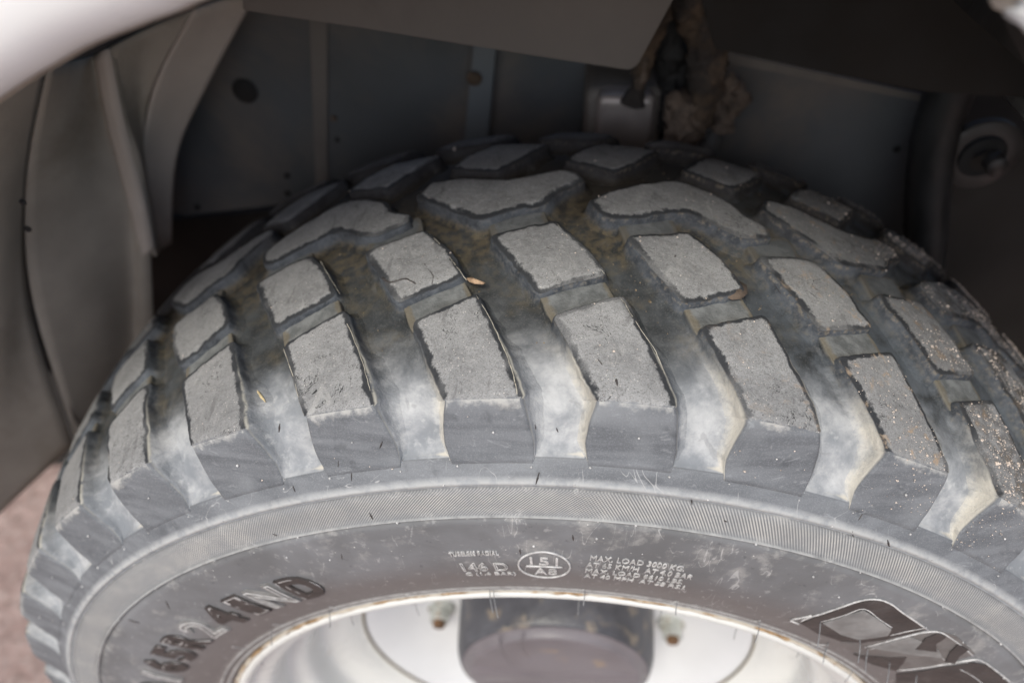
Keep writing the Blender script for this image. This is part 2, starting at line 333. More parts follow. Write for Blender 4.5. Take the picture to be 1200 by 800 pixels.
def prof(t):
    """(y, r, ny, nr); mirrored beyond the crown centre; smoothed round the shoulder corner"""
    t = np.asarray(t, float); far = t > YC; tt = np.where(far, 2 * YC - t, t)
    y, r = 0, 0
    for dt, wt in ((-.006, .2), (-.003, .2), (0, .2), (.0025, .2), (.005, .2)):
        a, b = P0(tt + dt); y = y + wt * a; r = r + wt * b
    y1 = r1 = 0; y2 = r2 = 0
    for dt in (-.012, -.006, 0., .006, .012):
        a, b = P0(np.clip(tt + dt - .001, -.029, 9)); y1 = y1 + a; r1 = r1 + b; a, b = P0(np.clip(tt + dt + .001, -.027, 9)); y2 = y2 + a; r2 = r2 + b
    ty, tr = y2 - y1, r2 - r1; L = np.hypot(ty, tr); ny, nr = -tr / L, ty / L
    return np.where(far, 2 * YC - y, y), r, np.where(far, -ny, ny), nr
def depth(t):
    t = np.asarray(t, float); tt = np.where(t > YC, 2 * YC - t, t)
    return np.interp(tt, [-.0295, -.0285, -.024, -.012, .01, .04, .07, .172], [0, .002, .0085, .0125, .0155, .0175, .0185, .0185])
FLO = np.array([(-.0360, .4900, -.0040), (-.032, .4940, -.0015), (-.029, .4970, -.0010), (-.0262, .4988, .0040), (-.018, .5050, .0098), (-.005, .5140, .0155), (.010, .5222, .0235), (.030, .5302, .0380),
                (.055, .5362, .0590), (.080, .5402, .0815), (.120, .5445, .1200), (.172, .5465, .1720)])
_fl = smoothprof([np.array(v) for v in FLO], 12); _fl = np.array(_fl)
def floorp(t):
    t = np.asarray(t, float); far = t > YC; tt = np.where(far, 2 * YC - t, t)
    r = np.interp(tt, _fl[:, 0], _fl[:, 1]); y = np.interp(tt, _fl[:, 0], _fl[:, 2]); return np.where(far, 2 * YC - y, y), r
def surf(th, t, h):
    """th radians, h = 1 on the worn surface, 0 on the groove floor"""
    y, r, ny, nr = prof(t); fy, fr_ = floorp(t); yy = fy + (y - fy) * h; rr = fr_ + (r - fr_) * h
    tn = np.where(t > YC, 2 * YC - t, t); snk = np.clip((-.0318 - tn) / .002, 0, 1.6) * .0030; yy = yy + np.where(t > YC, -snk, snk)
    return np.stack([rr * np.sin(th), yy, rr * np.cos(th)], -1)

tyre = empty('tyre', (0, .17, -.56)); tag(tyre, 'worn dusty off-road tyre with chunky lug tread on a white rim', 'tyre')
def tpart(o):
    o.parent = tyre; o.matrix_parent_inverse = Matrix.Translation((0, -.17, .56)); return o

PITCH = 360 / 37.
# lugs that border each groove at shoulder: angles of the notch
def carcass():
    th = np.concatenate([np.arange(-104, 62, .3), np.arange(62, 256, 2.)]); th = np.radians(th)
    prof1 = []                                           # (r, y, kind, t)
    for i in range(len(SW) - 1):
        a, b = SW[i], SW[i + 1]; n = max(1, int(np.hypot(*(b - a)) / .0045))
        for k in range(n): q = a + (b - a) * k / n; prof1.append((q[0], q[1], 0, 0))
    prof1.append((SW[-1][0], SW[-1][1], 0, 0))
    ts = np.concatenate([np.array([-.0283, -.0275, -.026, -.024, -.021]), np.arange(-.018, YC * 2 + .018, .0034), YC * 2 + np.array([.021, .024, .0283])])
    fy, fr_ = floorp(ts)
    nsw = len(prof1)
    for k in range(len(ts)): prof1.append((fr_[k], fy[k], 1, ts[k]))
    for a in SW[::-1][::3]: prof1.append((a[0], 2 * YC - a[1], 0, 0))
    p = np.array(prof1); n, m = len(th), len(p)
    T = th[:, None] + 0 * p[None, :, 0]; Rr = p[None, :, 0] + 0 * T; Y = p[None, :, 1] + 0 * T
    fl = p[None, :, 2] + 0 * T; tt = p[None, :, 3] + 0 * T
    deg = np.degrees(T); lipm = (tt < -.0268) & (np.abs((deg + PITCH / 2) % PITCH - PITCH / 2) > 1.85) & (fl > 0); fl = np.where(lipm, 0, fl); P3 = np.stack([Rr * np.sin(T), Y, Rr * np.cos(T)], -1)
    nz = vnoise(P3, 42, 1) * .0009 + vnoise(P3, 130, 2) * .00035
    Rr = Rr + nz * fl * (tt > .0)
    bulge = np.exp(-((tt - .055) / .02) ** 2) * fl * .0012 * vnoise(P3, 25, 5); Rr += bulge
    nzs = vnoise(P3, 14, 3) * .0003 * (1 - fl) * (Rr > .35); Y = Y + nzs
    V = np.stack([Rr * np.sin(T), Y, Rr * np.cos(T)], -1).reshape(-1, 3)
    # dust in the outer ends of the grooves
    k = np.round(deg / PITCH); loc = deg - k * PITCH      # groove centre runs from 0 at the lip to about -3.5 at t=.07
    cen = np.interp(tt, [-.03, .01, .07, .16], [.0, -.2, -2.6, -8.0])
    lo = (deg - cen + PITCH / 2) % PITCH - PITCH / 2
    gr = hash3(k.astype(np.int64), 3 + 0 * k.astype(np.int64), 9 + 0 * k.astype(np.int64)) * .012
    dust = np.interp(tt + 0 * gr, [-.03, .012, .036, .075, .12], [1.3, 1.2, .8, .25, -.1]) * fl
    cream = np.clip((lo - .4) / 1.3, 0, 1.1) * fl * np.interp(tt, [-.03, .02, .06], [.62, .6, 0]) + (tt < -.027) * (tt > -.0281) * (np.abs(lo) < 2.) * fl * .5
    band = np.interp(Rr, [.4560, .4566, .4782, .4788], [0, 1, 1, 0]) * (1 - fl) * (Y < .1)
    ridge = ((np.abs(Rr - .4552) < .0009) | (np.abs(Rr - .4828) < .0018) | (np.abs(Rr - .3390) < .0007) | (np.abs(Rr - .3456) < .0007)) * (1 - fl) * .9
    o = mesh('carcass', V, gridfaces(n, m, True), M_car, attrs={'dust': dust.ravel(), 'floor': fl.ravel(), 'cream': cream.ravel(), 'band': band.ravel(),
        'arc': (T * .468).ravel(), 'rad': Rr.ravel(), 'ridge': ridge.ravel()})
    return tpart(o)
carcass()

def resample(pts, n):
    pts = np.array(pts, float); m = pts * np.array([math.pi / 180 * .55, 1.]); d = np.concatenate([[0], np.cumsum(np.hypot(*np.diff(m, axis=0).T))])
    return np.stack([np.interp(np.linspace(0, d[-1], n), d, pts[:, i]) for i in (0, 1)], 1)
DR = math.pi / 180 * .55
def block(name, A, B, nu, nv, seed, rnd=3, mat=None, hmax=1., side_ext=(1., 1.), rough=1., rows=None, rs=1.):
    """a lug standing on the carcass. A and B: opposite edges, (degrees, t) sampled alike; u runs from A to B"""
    rg = np.random.default_rng(seed)
    A = resample(A, nv) if rows is None else rows[0]; B = resample(B, nv) if rows is None else rows[1]
    nv = len(A); u = np.linspace(0, 1, nu)[:, None, None]
    G = A[None] * (1 - u) + B[None] * u; G = G * np.array([DR, 1.])                  # metres
    for _ in range(rnd):                                   # round the corners
        H = G.copy(); H[1:-1, 1:-1] = (G[:-2, 1:-1] + G[2:, 1:-1] + G[1:-1, :-2] + G[1:-1, 2:]) / 4
        H[1:-1, 0] = (G[:-2, 0] + 2 * G[1:-1, 0] + G[2:, 0]) / 4; H[1:-1, -1] = (G[:-2, -1] + 2 * G[1:-1, -1] + G[2:, -1]) / 4
        H[0, 1:-1] = (G[0, :-2] + 2 * G[0, 1:-1] + G[0, 2:]) / 4; H[-1, 1:-1] = (G[-1, :-2] + 2 * G[-1, 1:-1] + G[-1, 2:]) / 4
        for ci, cj, a, b in ((0, 0, (1, 0), (0, 1)), (0, -1, (1, -1), (0, -2)), (-1, 0, (-2, 0), (-1, 1)), (-1, -1, (-2, -1), (-1, -2))):
            H[ci, cj] = (G[a] + G[b] + 2 * G[ci, cj]) / 4
        if rows is not None: H[:, :, 1] = G[:, :, 1] * .85 + H[:, :, 1] * .15
        G = H
    loop = [(i, 0) for i in range(nu)] + [(nu - 1, j) for j in range(1, nv)] + [(i, nv - 1) for i in range(nu - 2, -1, -1)] + [(0, j) for j in range(nv - 2, 0, -1)]
    li = np.array(loop); L = G[li[:, 0], li[:, 1]]
    tg = np.roll(L, -1, 0) - np.roll(L, 1, 0); tg /= np.linalg.norm(tg, axis=1)[:, None] + 1e-9; N = np.stack([tg[:, 1], -tg[:, 0]], 1)
    area = np.sum(L[:, 0] * np.roll(L[:, 1], -1) - np.roll(L[:, 0], -1) * L[:, 1]); flip = area < 0
    if flip: N = -N
    for _ in range(3): N = (np.roll(N, 1, 0) + N * 2 + np.roll(N, -1, 0)) / 4
    N /= np.linalg.norm(N, axis=1)[:, None] + 1e-9
    L3 = np.concatenate([L, np.zeros((len(L), 1))], 1)
    jit = (vnoise(L3, 180, seed) * .0004 + vnoise(L3, 500, seed + 3) * .00035 + vnoise(L3, 60, seed + 5) * .0003) * rough
    jit = jit * np.where(L[:, 1] < TS, .25, 1)
    L2 = L + N * (jit + np.where(L[:, 1] < TS, .0, .0013 * rs))[:, None]; G[li[:, 0], li[:, 1]] = L2
    # distances to the edge
    GI, GJ = np.meshgrid(np.arange(nu), np.arange(nv), indexing='ij')
    d = np.full((nu, nv), 9.)
    flat = G.reshape(-1, 2); bl = L2.copy()
    if rows is not None: bl = bl[bl[:, 1] > TS + .0005]
    dd = np.sqrt(((flat[:, None] - bl[None]) ** 2).sum(2)).min(1).reshape(nu, nv)
    if rows is not None: dd = np.maximum(dd, 0)
    sh = ((G[:, :, 1] < TS) & (rows is not None)).astype(float)
    P3 = np.concatenate([G, np.zeros((nu, nv, 1))], 2)
    hn = vnoise(P3, 70, seed + 11) * .018 + vnoise(P3, 260, seed + 12) * .016 + vnoise(P3, 22, seed + 14) * .03
    chip = np.clip(vnoise(P3, 75, seed + 13) - .25, 0, 1) * np.clip(1 - dd / .004, 0, 1) * .28 + np.clip(1 - dd / .0018, 0, 1) * .05
    h = hmax + (hn - chip) * (1 - sh) * rough
    th, t = G[:, :, 0] / .55, G[:, :, 1]
    V = [surf(th, t, h).reshape(-1, 3)]
    fl_ = flat - G[0].mean(0); dl = np.sqrt(((flat[:, None] - G[0][None]) ** 2).sum(2)).min(1).reshape(nu, nv); dd = dd * np.interp(dl, [.004, .009], [.62, 1.]); edge = (dd / .008 * (1 - sh) + sh).ravel(); n0 = nu * nv
    at_ = {'edge': [edge], 'top': [np.ones(n0)], 'shoulder': [sh.ravel()], 'height': [np.ones(n0)], 'cream': [np.zeros(n0)], 'pale': [np.zeros(n0)],
           'dust': [np.zeros(n0)], 'tt': [t.ravel()], 'front': [np.full(n0, float(rows is not None))],
           'fringe': [(np.clip(1 - (TS - t) / .014, 0, 1) * sh).ravel()]}
    hb = h[li[:, 0], li[:, 1]]; shb = sh[li[:, 0], li[:, 1]]
    m = len(li); idx = li[:, 0] * nv + li[:, 1]; F = gridfaces(nu, nv); prev = idx; base = n0
    rings = [(.0006 * rs, .975), (.0013 * rs, .91), (.0020 * rs, .79), (.0024 * rs, .62), (.0029 * rs, .43), (.0037 * rs, .27), (.0049 * rs, .135), (.0068 * rs, .035), (.0088 * rs, -.045), (.0100 * rs, -.14)]
    # wider slope at the outer end of the trailing side
    ext = np.where((li[:, 0] == nu - 1) & (L[:, 1] < .05) & (rows is not None), side_ext[1], 1.) * np.where((li[:, 0] == 0) & (L[:, 1] < .05) & (rows is not None), side_ext[0], 1.)
    for _ in range(6): ext = (np.roll(ext, 1) + 2 * ext + np.roll(ext, -1)) / 4
    fr = np.interp(L[:, 1], [-.031, -.0285, -.02, .01], [.02, .25, .7, 1.]) if rows is not None else 1.
    left = np.where((li[:, 0] == 0), 1., 0.); right = np.where((li[:, 0] == nu - 1), 1., 0.)
    for _ in range(3): left = (np.roll(left, 1) + 2 * left + np.roll(left, -1)) / 4; right = (np.roll(right, 1) + 2 * right + np.roll(right, -1)) / 4
    zone = np.interp(L[:, 1], [-.03, .02, .055, .08], [1., 1., .55, 0]) if rows is not None else 0 * L[:, 1]
    for o_, hh in rings:
        oo = o_ * ext * fr; Q = L2 + N * oo[:, None]; Q3 = np.concatenate([Q, np.full((m, 1), hh * .02)], 1)
        Q = Q + N * (vnoise(Q3, 120, seed + 21) * .0007 * min(1, (1 - hh) * 3))[:, None]
        h2 = np.minimum(hh * hmax / 1., hb - (1 - hh) * .1) if hh > .9 else hh * hmax
        V.append(surf(Q[:, 0] / .55, Q[:, 1], h2 + 0 * Q[:, 0]))
        at_['edge'].append(np.zeros(m)); at_['top'].append(np.full(m, 1. if hh > .95 else 0.)); at_['shoulder'].append(shb * (1 if hh > .9 else 0))
        at_['height'].append(np.full(m, hh)); at_['cream'].append(left * zone * np.interp(hh, [0, .3, 1], [.6, .85, 1.0])); at_['pale'].append(zone * right); at_['dust'].append(np.interp(Q[:, 1], [-.03, .012, .036, .075, .12], [1.3, 1.2, .8, .25, -.1]) * (1 if rows is not None else 0) + (0 if rows is not None else -.2)); at_['fringe'].append(np.zeros(m)); at_['tt'].append(Q[:, 1]); at_['front'].append(np.full(m, float(rows is not None) * (1. if hh > .9 else 0.)))
        cur = np.arange(base, base + m)
        for k in range(m):
            k2 = (k + 1) % m; F.append((prev[k], cur[k], cur[k2], prev[k2]) if True else None)
        prev = cur; base += m
    V = np.concatenate(V); at2 = {k: np.concatenate(v) for k, v in at_.items()}
    me = bpy.data.meshes.new(name); me.from_pydata(V.tolist(), [], [tuple(int(q) for q in f) for f in F]); me.update()
    bm = bmesh.new(); bm.from_mesh(me); bmesh.ops.recalc_face_normals(bm, faces=bm.faces)
    bm.faces.ensure_lookup_table(); f0 = bm.faces[(nu // 2) * (nv - 1) + nv // 2]; c = f0.calc_center_median()
    if f0.normal.dot(Vector((c.x, 0, c.z))) < 0: bmesh.ops.reverse_faces(bm, faces=bm.faces)
    bm.to_mesh(me); bm.free()
    for k, a in at2.items(): q = me.attributes.new(k, 'FLOAT', 'POINT'); q.data.foreach_set('value', a.astype(np.float32))
    me.materials.append(mat or M_tread); me.polygons.foreach_set('use_smooth', [True] * len(me.polygons))
    me['n0'] = n0
    return me
ALLTOPS = []
def put(name, me, deg, tops=True):
    o = link(name, me); o.rotation_euler = (0, R_(deg), 0)
    o.parent = tyre; o.matrix_parent_inverse = Matrix.Translation((0, -.17, .56))
    if tops and -75 < deg < 80:
        co = np.empty(len(me.vertices) * 3); me.vertices.foreach_get('co', co); co = co.reshape(-1, 3)[:me['n0']]
        a = R_(deg); x = co[:, 0] * math.cos(a) + co[:, 2] * math.sin(a); z = -co[:, 0] * math.sin(a) + co[:, 2] * math.cos(a)
        ALLTOPS.append(np.stack([x, co[:, 1], z], 1))
    return o

# row 1: outer lugs that wrap over the shoulder
tv = np.concatenate([np.linspace(-.034, .0095, 20), [.0112, .0128], np.linspace(.0155, 1, 2)[:1], ])
def row1_curves(side, seed):
    rg = np.random.default_rng(seed); j = lambda a: rg.uniform(-a, a)
    if side == 'L': pts = [(-.034, 1.95), (-.029, 1.9), (-.022, 1.72), (-.01, 1.85), (.004, 2.15), (.012, 2.35 + j(.15)), (.025, 1.7), (.045, .75), (.070, -.45 + j(.15))]
    else: pts = [(-.034, 7.75), (-.029, 7.8), (-.018, 7.62), (0., 7.2), (.012, 6.85 + j(.15)), (.030, 6.25), (.055, 5.15), (.0885, 3.65 + j(.15))]
    pts = np.array(pts); tmax = pts[-1, 0]
    sh = np.concatenate([np.linspace(-.034, .0098, 20), [.0114, .0127]]); top = np.linspace(.0145, tmax, 34)
    t = np.concatenate([sh, top]); return np.stack([np.interp(t, pts[:, 0], pts[:, 1]), t], 1)
R1 = [block('tread_block', None, None, 34, 0, 100 + i, rnd=3, rows=(row1_curves('L', i), row1_curves('R', i + 50)), side_ext=(1.1, 1.7)) for i in range(4)]
def jit(pts, rg, a=.12): return [(x + rg.uniform(-a, a), y + rg.uniform(-a, a) * .008) for x, y in pts]
R2, R4, R5, R3A, R3B, TIE, TIE2 = [], [], [], [], [], [], []
for i in range(4):
    rg = np.random.default_rng(i)
    R2.append(block('tread_block', jit([(-1.75, .092), (-3.6, .120), (-5.3, .147)], rg), jit([(2.4, .110), (1.0, .136), (-1.05, .161)], rg), 30, 36, 200 + i, rnd=3))
    R4.append(block('tread_block', jit([(-9.9, .256), (-8.6, .279), (-6.9, .297)], rg), jit([(-6.0, .241), (-4.3, .260), (-2.2, .292)], rg), 26, 28, 300 + i, rnd=3))
for i in range(2):
    rg = np.random.default_rng(30 + i)
    a = np.array([(.308, -2.9), (.325, -1.6), (.332, -.9), (.350, -.4), (.378, -.2)]); b = np.array([(.306, 2.1), (.322, 3.4), (.332, 4.2), (.35, 4.8), (.378, 5.2)])
    t = np.linspace(.308, .375, 34)
    R5.append(block('tread_block', [(np.interp(q, a[:, 0], a[:, 1]), q) for q in t], [(np.interp(q, b[:, 0], b[:, 1]), q) for q in t], 24, 30, 400 + i, rnd=5))
for i in range(3):
    rg = np.random.default_rng(60 + i)
    R3A.append(block('tread_block', jit([(-12.1, .213), (-9.6, .192), (-6.6, .169), (-3.8, .181), (-1.8, .187), (-1.4, .200), (-.3, .211), (.9, .221)], rg, .06),
                     jit([(-11.4, .231), (-9.6, .234), (-7.4, .227), (-5.0, .221), (-2.9, .226), (-.9, .235), (.0, .235), (.5, .231)], rg, .06), 26, 60, 500 + i, rnd=4))
    R3B.append(block('tread_block', jit([(1.8, .189), (2.6, .174), (3.7, .170), (5.6, .177), (8.9, .190), (10.2, .183), (11.5, .173), (13.0, .168), (15.2, .177)], rg, .06),
                     jit([(3.2, .203), (5.6, .219), (8.2, .232), (9.4, .231), (11.4, .221), (12.9, .209), (13.2, .196), (15.0, .186)], rg, .06), 26, 60, 600 + i, rnd=4))
TIE = [block('tie_bar', [(-.55, .066), (-1.75, .096)], [(3.4, .086), (2.2, .113)], 22, 12, 700 + i, rnd=3, mat=M_tie, hmax=.58 - .06 * i, rough=.5, rs=.6) for i in range(2)]
TIE2 = [block('tie_bar', [(-5.1, .143), (-5.9, .173)], [(-1.4, .157), (-2.1, .190)], 20, 12, 720 + i, rnd=3, mat=M_tie, hmax=.48, rough=.5, rs=.6) for i in range(1)]
for k in range(-10, 27):
    put('tread_block', R1[(k * 3) % 4], k * PITCH); put('tread_block', R2[(k * 3 + 1) % 4], k * PITCH)
    put('tread_block', R4[(k * 3 + 2) % 4], k * PITCH); put('tread_block', R5[k % 2], k * PITCH)
    put('tie_bar', TIE[k % 2], k * PITCH, False); put('tie_bar', TIE2[0], k * PITCH, False)
for k in range(-3, 10):
    put('tread_block', R3A[k % 3], k * 360 / 13.); put('tread_block', R3B[k % 3], k * 360 / 13.)

# ---------------------------------------------------------------- side wall lettering, raised from the rubber
def on_side(th, r, lift): return (r * math.sin(th), float(swy(r)) - lift, r * math.cos(th))
def text_obj(txt, th0, r0, h, wid, lift=.0008, mat=None, bold=0., align='CENTER', outline=False, shear=0., name='raised_lettering'):
    cu = bpy.data.curves.new(name, 'FONT'); cu.body = txt; cu.align_x = 'CENTER'; cu.size = 1; cu.shear = shear; cu.resolution_u = 3
    if outline: cu.fill_mode = 'NONE'; cu.bevel_depth = .015 if h > .03 else .03; cu.bevel_resolution = 1
    else: cu.extrude = .5; cu.offset = bold
    ob = bpy.data.objects.new(name, cu); COL.objects.link(ob)
    me = bpy.data.meshes.new_from_object(ob.evaluated_get(bpy.context.evaluated_depsgraph_get()))
    COL.objects.unlink(ob); bpy.data.objects.remove(ob); bpy.data.curves.remove(cu)
    n = len(me.vertices); co = np.empty(n * 3); me.vertices.foreach_get('co', co); co = co.reshape(-1, 3)
    if n == 0: return None
    bm = bmesh.new(); bm.from_mesh(me); 
    if h > .03: bmesh.ops.subdivide_edges(bm, edges=[e for e in bm.edges if e.calc_length() > .25], cuts=2)
    bm.to_mesh(me); bm.free(); n = len(me.vertices); co = np.empty(n * 3); me.vertices.foreach_get('co', co); co = co.reshape(-1, 3)
    w0 = co[:, 0].max() - co[:, 0].min(); h0 = co[:, 1].max() - max(co[:, 1].min(), -.05) if True else 1
    cx = (co[:, 0].max() + co[:, 0].min()) / 2
    out = []
    for x, y, z in co:
        yy = y / .72 * h; r = r0 + yy; th = R_(th0) + (x - cx) / w0 * wid / (r0 + h / 2)
        lf = (lift + z * h * .6) if outline else (lift if z > 0 else -.0004)
        out.append(on_side(th, r, lf))
    me.vertices.foreach_set('co', np.array(out).ravel()); me.update(); me.materials.clear(); me.materials.append(mat or M_textl)
    o = link(name, me); return tpart(o)
big = [('D', -28.0, M_textd, .027), ('N', -32.7, M_textl, .026), ('I', -37.0, M_textd, .016), ('4', -41.6, M_textd, .025), ('2', -46.4, M_textl, .025),
       ('R', -51.2, M_textd, .027), ('5', -55.9, M_textd, .024), ('6', -60.4, M_textd, .024), ('/', -64.4, M_textl, .02), ('0', -68.6, M_textd, .024), ('6', -73, M_textd, .024), ('4', -77.4, M_textd, .024)]
for ch, th, m, wd in big:
    text_obj(ch, th, .3825, .0335, wd, .0019, m, bold=.05, name='raised_letter')
    text_obj(ch, th, .3825, .0335, wd * 1.03, .0021 if m is M_textl else .0016, M_ridge, outline=True, name='letter_edge')
def lines(txt, th, r, h, wid, m=M_ridge, lift=.0009): return text_obj(txt, th, r, h, wid, lift, m, bold=0.)
text_obj('146 D', -7.3, .390, .0135, .033, .0006, M_ridge, outline=True)
lines('TUBELESS RADIAL', -7.8, .4145, .0048, .034, M_ridge, .0013)
lines('C (1.6 BAR)', -7.0, .3815, .0055, .036)
text_obj('151', -1.3, .4008, .0110, .019, .0009, M_ridge)
text_obj('A8', -1.2, .3842, .0110, .016, .0009, M_ridge)
for k, (tx, r, wd, th) in enumerate((('MAX. LOAD 3000 KG.', .4115, .064, 7.4), ('AT 65 KM/H  AT 4.0 BAR', .4020, .073, 7.9), ('MAX. LOAD 6610 LBS.', .3925, .068, 7.7), ('AT 40 MPH  AT 58 P.S.I.', .3830, .072, 8.1))):
    lines(tx, th, r, .0066, wd, M_ridge, .0009)
# oval round 151 / A8 with its bar
pts = [on_side(R_(-1.3) + .0215 / .4 * .82 * math.cos(a), .3985 + .0205 * math.sin(a), .0006) for a in np.linspace(0, 2 * math.pi, 65)]
V, F = tube(pts, .0008, 6, False); tpart(mesh('oval_border', V, F, M_ridge))
V, F = tube([on_side(R_(-1.3) + a / .4, .3985, .0006) for a in (-.0125, -.006, 0, .006, .0125)], .0007, 6); tpart(mesh('divider_bar', V, F, M_ridge))

# maker's lettering at lower right: stepped outlines of three slanted letters
def sw_at(px):
    d = rays(px)[0]; y = -.015
    for _ in range(20):
        P = CAM + d * (y - CAM[1]) / d[1]; r = math.hypot(P[0], P[2]); y = float(swy(r))
    return math.atan2(P[0], P[2]), r
def ridge(px, rad=.0007, m=M_ridge, name='letter_edge', lift=.0005):
    q = smoothprof([sw_at(p) for p in px], 4); V, F = tube([on_side(a, r, lift) for a, r in q], rad, 6); return tpart(mesh(name, V, F, m))
def plate(px, m, lift, name='letter_face'):
    q = [sw_at(p) for p in px]; bm = bmesh.new(); vs = [bm.verts.new((a * .4, r, 0)) for a, r in q]; f = bm.faces.new(vs)
    bmesh.ops.triangulate(bm, faces=[f]); bmesh.ops.subdivide_edges(bm, edges=bm.edges[:], cuts=3, use_grid_fill=True)
    bmesh.ops.solidify(bm, geom=bm.faces[:], thickness=.0012) if False else None
    e = bmesh.ops.extrude_face_region(bm, geom=bm.faces[:]); 
    for v in [g_ for g_ in e['geom'] if isinstance(g_, bmesh.types.BMVert)]: v.co.z = 1
    for v in bm.verts: a, r, z = v.co; v.co = on_side(a / .4, r, lift if z > .5 else -.0005)
    bmesh.ops.recalc_face_normals(bm, faces=bm.faces); me = bpy.data.meshes.new(name); bm.to_mesh(me); bm.free(); me.materials.append(m)
    return tpart(link(name, me))
plate([(938, 729), (955, 722), (1000, 706), (1025, 702), (1042, 706), (1056, 716), (1086, 736), (1050, 745), (1010, 752), (985, 750), (958, 741)], M_textd, .0007)
plate([(964, 728), (990, 719), (1012, 713), (1044, 735), (1040, 742), (1005, 747), (985, 741)], M_textl, .0016)
ridge([(926, 725), (951, 720)]); ridge([(926, 726), (936, 730)])
ridge([(938, 727), (952, 721), (1000, 705), (1025, 701), (1043, 706), (1058, 717), (1087, 737)], .0007)
ridge([(962, 727), (990, 719), (1012, 712), (1030, 724), (1045, 734)], .0005)
ridge([(985, 736), (993, 740), (1000, 738)], .0004); ridge([(1006, 730), (1013, 734), (1020, 733)], .0004)
ridge([(1043, 743), (1060, 739), (1086, 734)], .0005)
plate([(986, 752), (1050, 747), (1100, 738), (1120, 744), (1142, 765), (1100, 777), (1050, 785), (1015, 772)], M_textm, .0007)
plate([(1072, 758), (1084, 745), (1100, 739), (1108, 744), (1096, 752), (1097, 761)], M_textd, .0016)
plate([(1107, 773), (1112, 762), (1122, 752), (1134, 759), (1124, 766), (1118, 775)], M_textd, .0016)
plate([(1000, 765), (1040, 768), (1062, 768), (1050, 784), (1020, 776)], M_textd, .0012)
plate([(1015, 756), (1065, 744), (1085, 752), (1100, 760), (1104, 769), (1062, 764)], M_textl, .0013)
ridge([(1013, 757), (1040, 750), (1075, 741), (1098, 739), (1112, 745), (1140, 767)], .0007)
ridge([(1016, 760), (1045, 753), (1066, 746), (1080, 754)], .0004)
ridge([(1060, 760), (1090, 762), (1107, 772)], .0005)
ridge([(1050, 784), (1100, 778), (1138, 772), (1150, 773), (1165, 783), (1186, 800)], .0007)
plate([(1050, 788), (1100, 781), (1140, 775), (1155, 778), (1185, 803), (1180, 830), (1080, 830), (1045, 812)], M_textd, .0007)
ridge([(1125, 783), (1140, 791), (1155, 803)], .0004)

# rubber hairs left from the mould, standing out by the rim
hairs = [(574, 690, 577, 715), (578, 690, 583, 720), (679, 696, 679, 720), (685, 690, 685, 709), (777, 712, 775, 733), (794, 705, 795, 721), (866, 732, 864, 750), (891, 727, 892, 752),
         (940, 757, 937, 772), (971, 753, 973, 777), (962, 728, 968, 755), (1008, 747, 1016, 773), (1018, 759, 1025, 785), (1043, 775, 1050, 800), (486, 704, 490, 722), (411, 719, 412, 734),
         (385, 715, 382, 736), (318, 738, 313, 757), (302, 768, 307, 781), (1000, 785, 994, 800), (1075, 790, 1082, 812)]
for x1, y1, x2, y2 in hairs:
    th, r = sw_at((x1, y1)); b = np.array(on_side(th, r, -.001)); L = math.hypot(x2 - x1, y2 - y1) * .00074
    dx = (x2 - x1) - (x1 - 648) * .05 * (y2 - y1) / 25
    e = b + np.array([dx * .0006, -L, random.uniform(-.001, .0005)]); mid = (b + e) / 2 + np.array([random.uniform(-.0008, .0008), 0, .0006])
    V, F = tube(smoothprof([b, mid, e], 3), [.00042] * 6 + [.00028], 6); tpart(mesh('rubber_hair', V, F, M_hair))
# short moulding loops lying on the bead rib
for x1, y1, x2, y2 in [(475, 695, 487, 699), (484, 699, 484, 708), (386, 710, 397, 713), (396, 713, 396, 722), (320, 731, 333, 733), (272, 757, 290, 760), (685, 690, 679, 693), (786, 706, 795, 704), (884, 728, 891, 726), (951, 754, 971, 755)]:
    ridge([(x1, y1), ((x1 + x2) / 2, (y1 + y2) / 2 - .5), (x2, y2)], .00035, M_ridge, 'moulding_flash', .0004)
# vent nubs
nub = bpy.data.meshes.new('vent_nub'); bm = bmesh.new(); bmesh.ops.create_icosphere(bm, subdivisions=2, radius=.0011); bm.to_mesh(nub); bm.free(); nub.materials.append(M_ridge)
nub.polygons.foreach_set('use_smooth', [True] * len(nub.polygons))
for k in range(-8, 6):
    for th, r, y in [(k * PITCH + 2.15, .4935, -.0038), (k * PITCH - 2.2, .4925, -.0045), (k * PITCH + 5.0, .515, .0042), (k * PITCH + 1.0, .4835, None), (k * PITCH + 6.2, .4548, None), (k * PITCH + 3.4, .437, None), (k * PITCH + 7.4, .425, None)]:
        if r < .45 and random.random() < .4: continue
        a = R_(th + random.uniform(-.2, .2)); yy = float(swy(r)) if y is None else y
        o = link('vent_nub', nub); tpart(o); o.location = (r * math.sin(a), yy - .0003, r * math.cos(a)); o.scale = (1, .8, 1)
        s_ = random.uniform(.4, .85); o.scale = (s_, s_, s_)
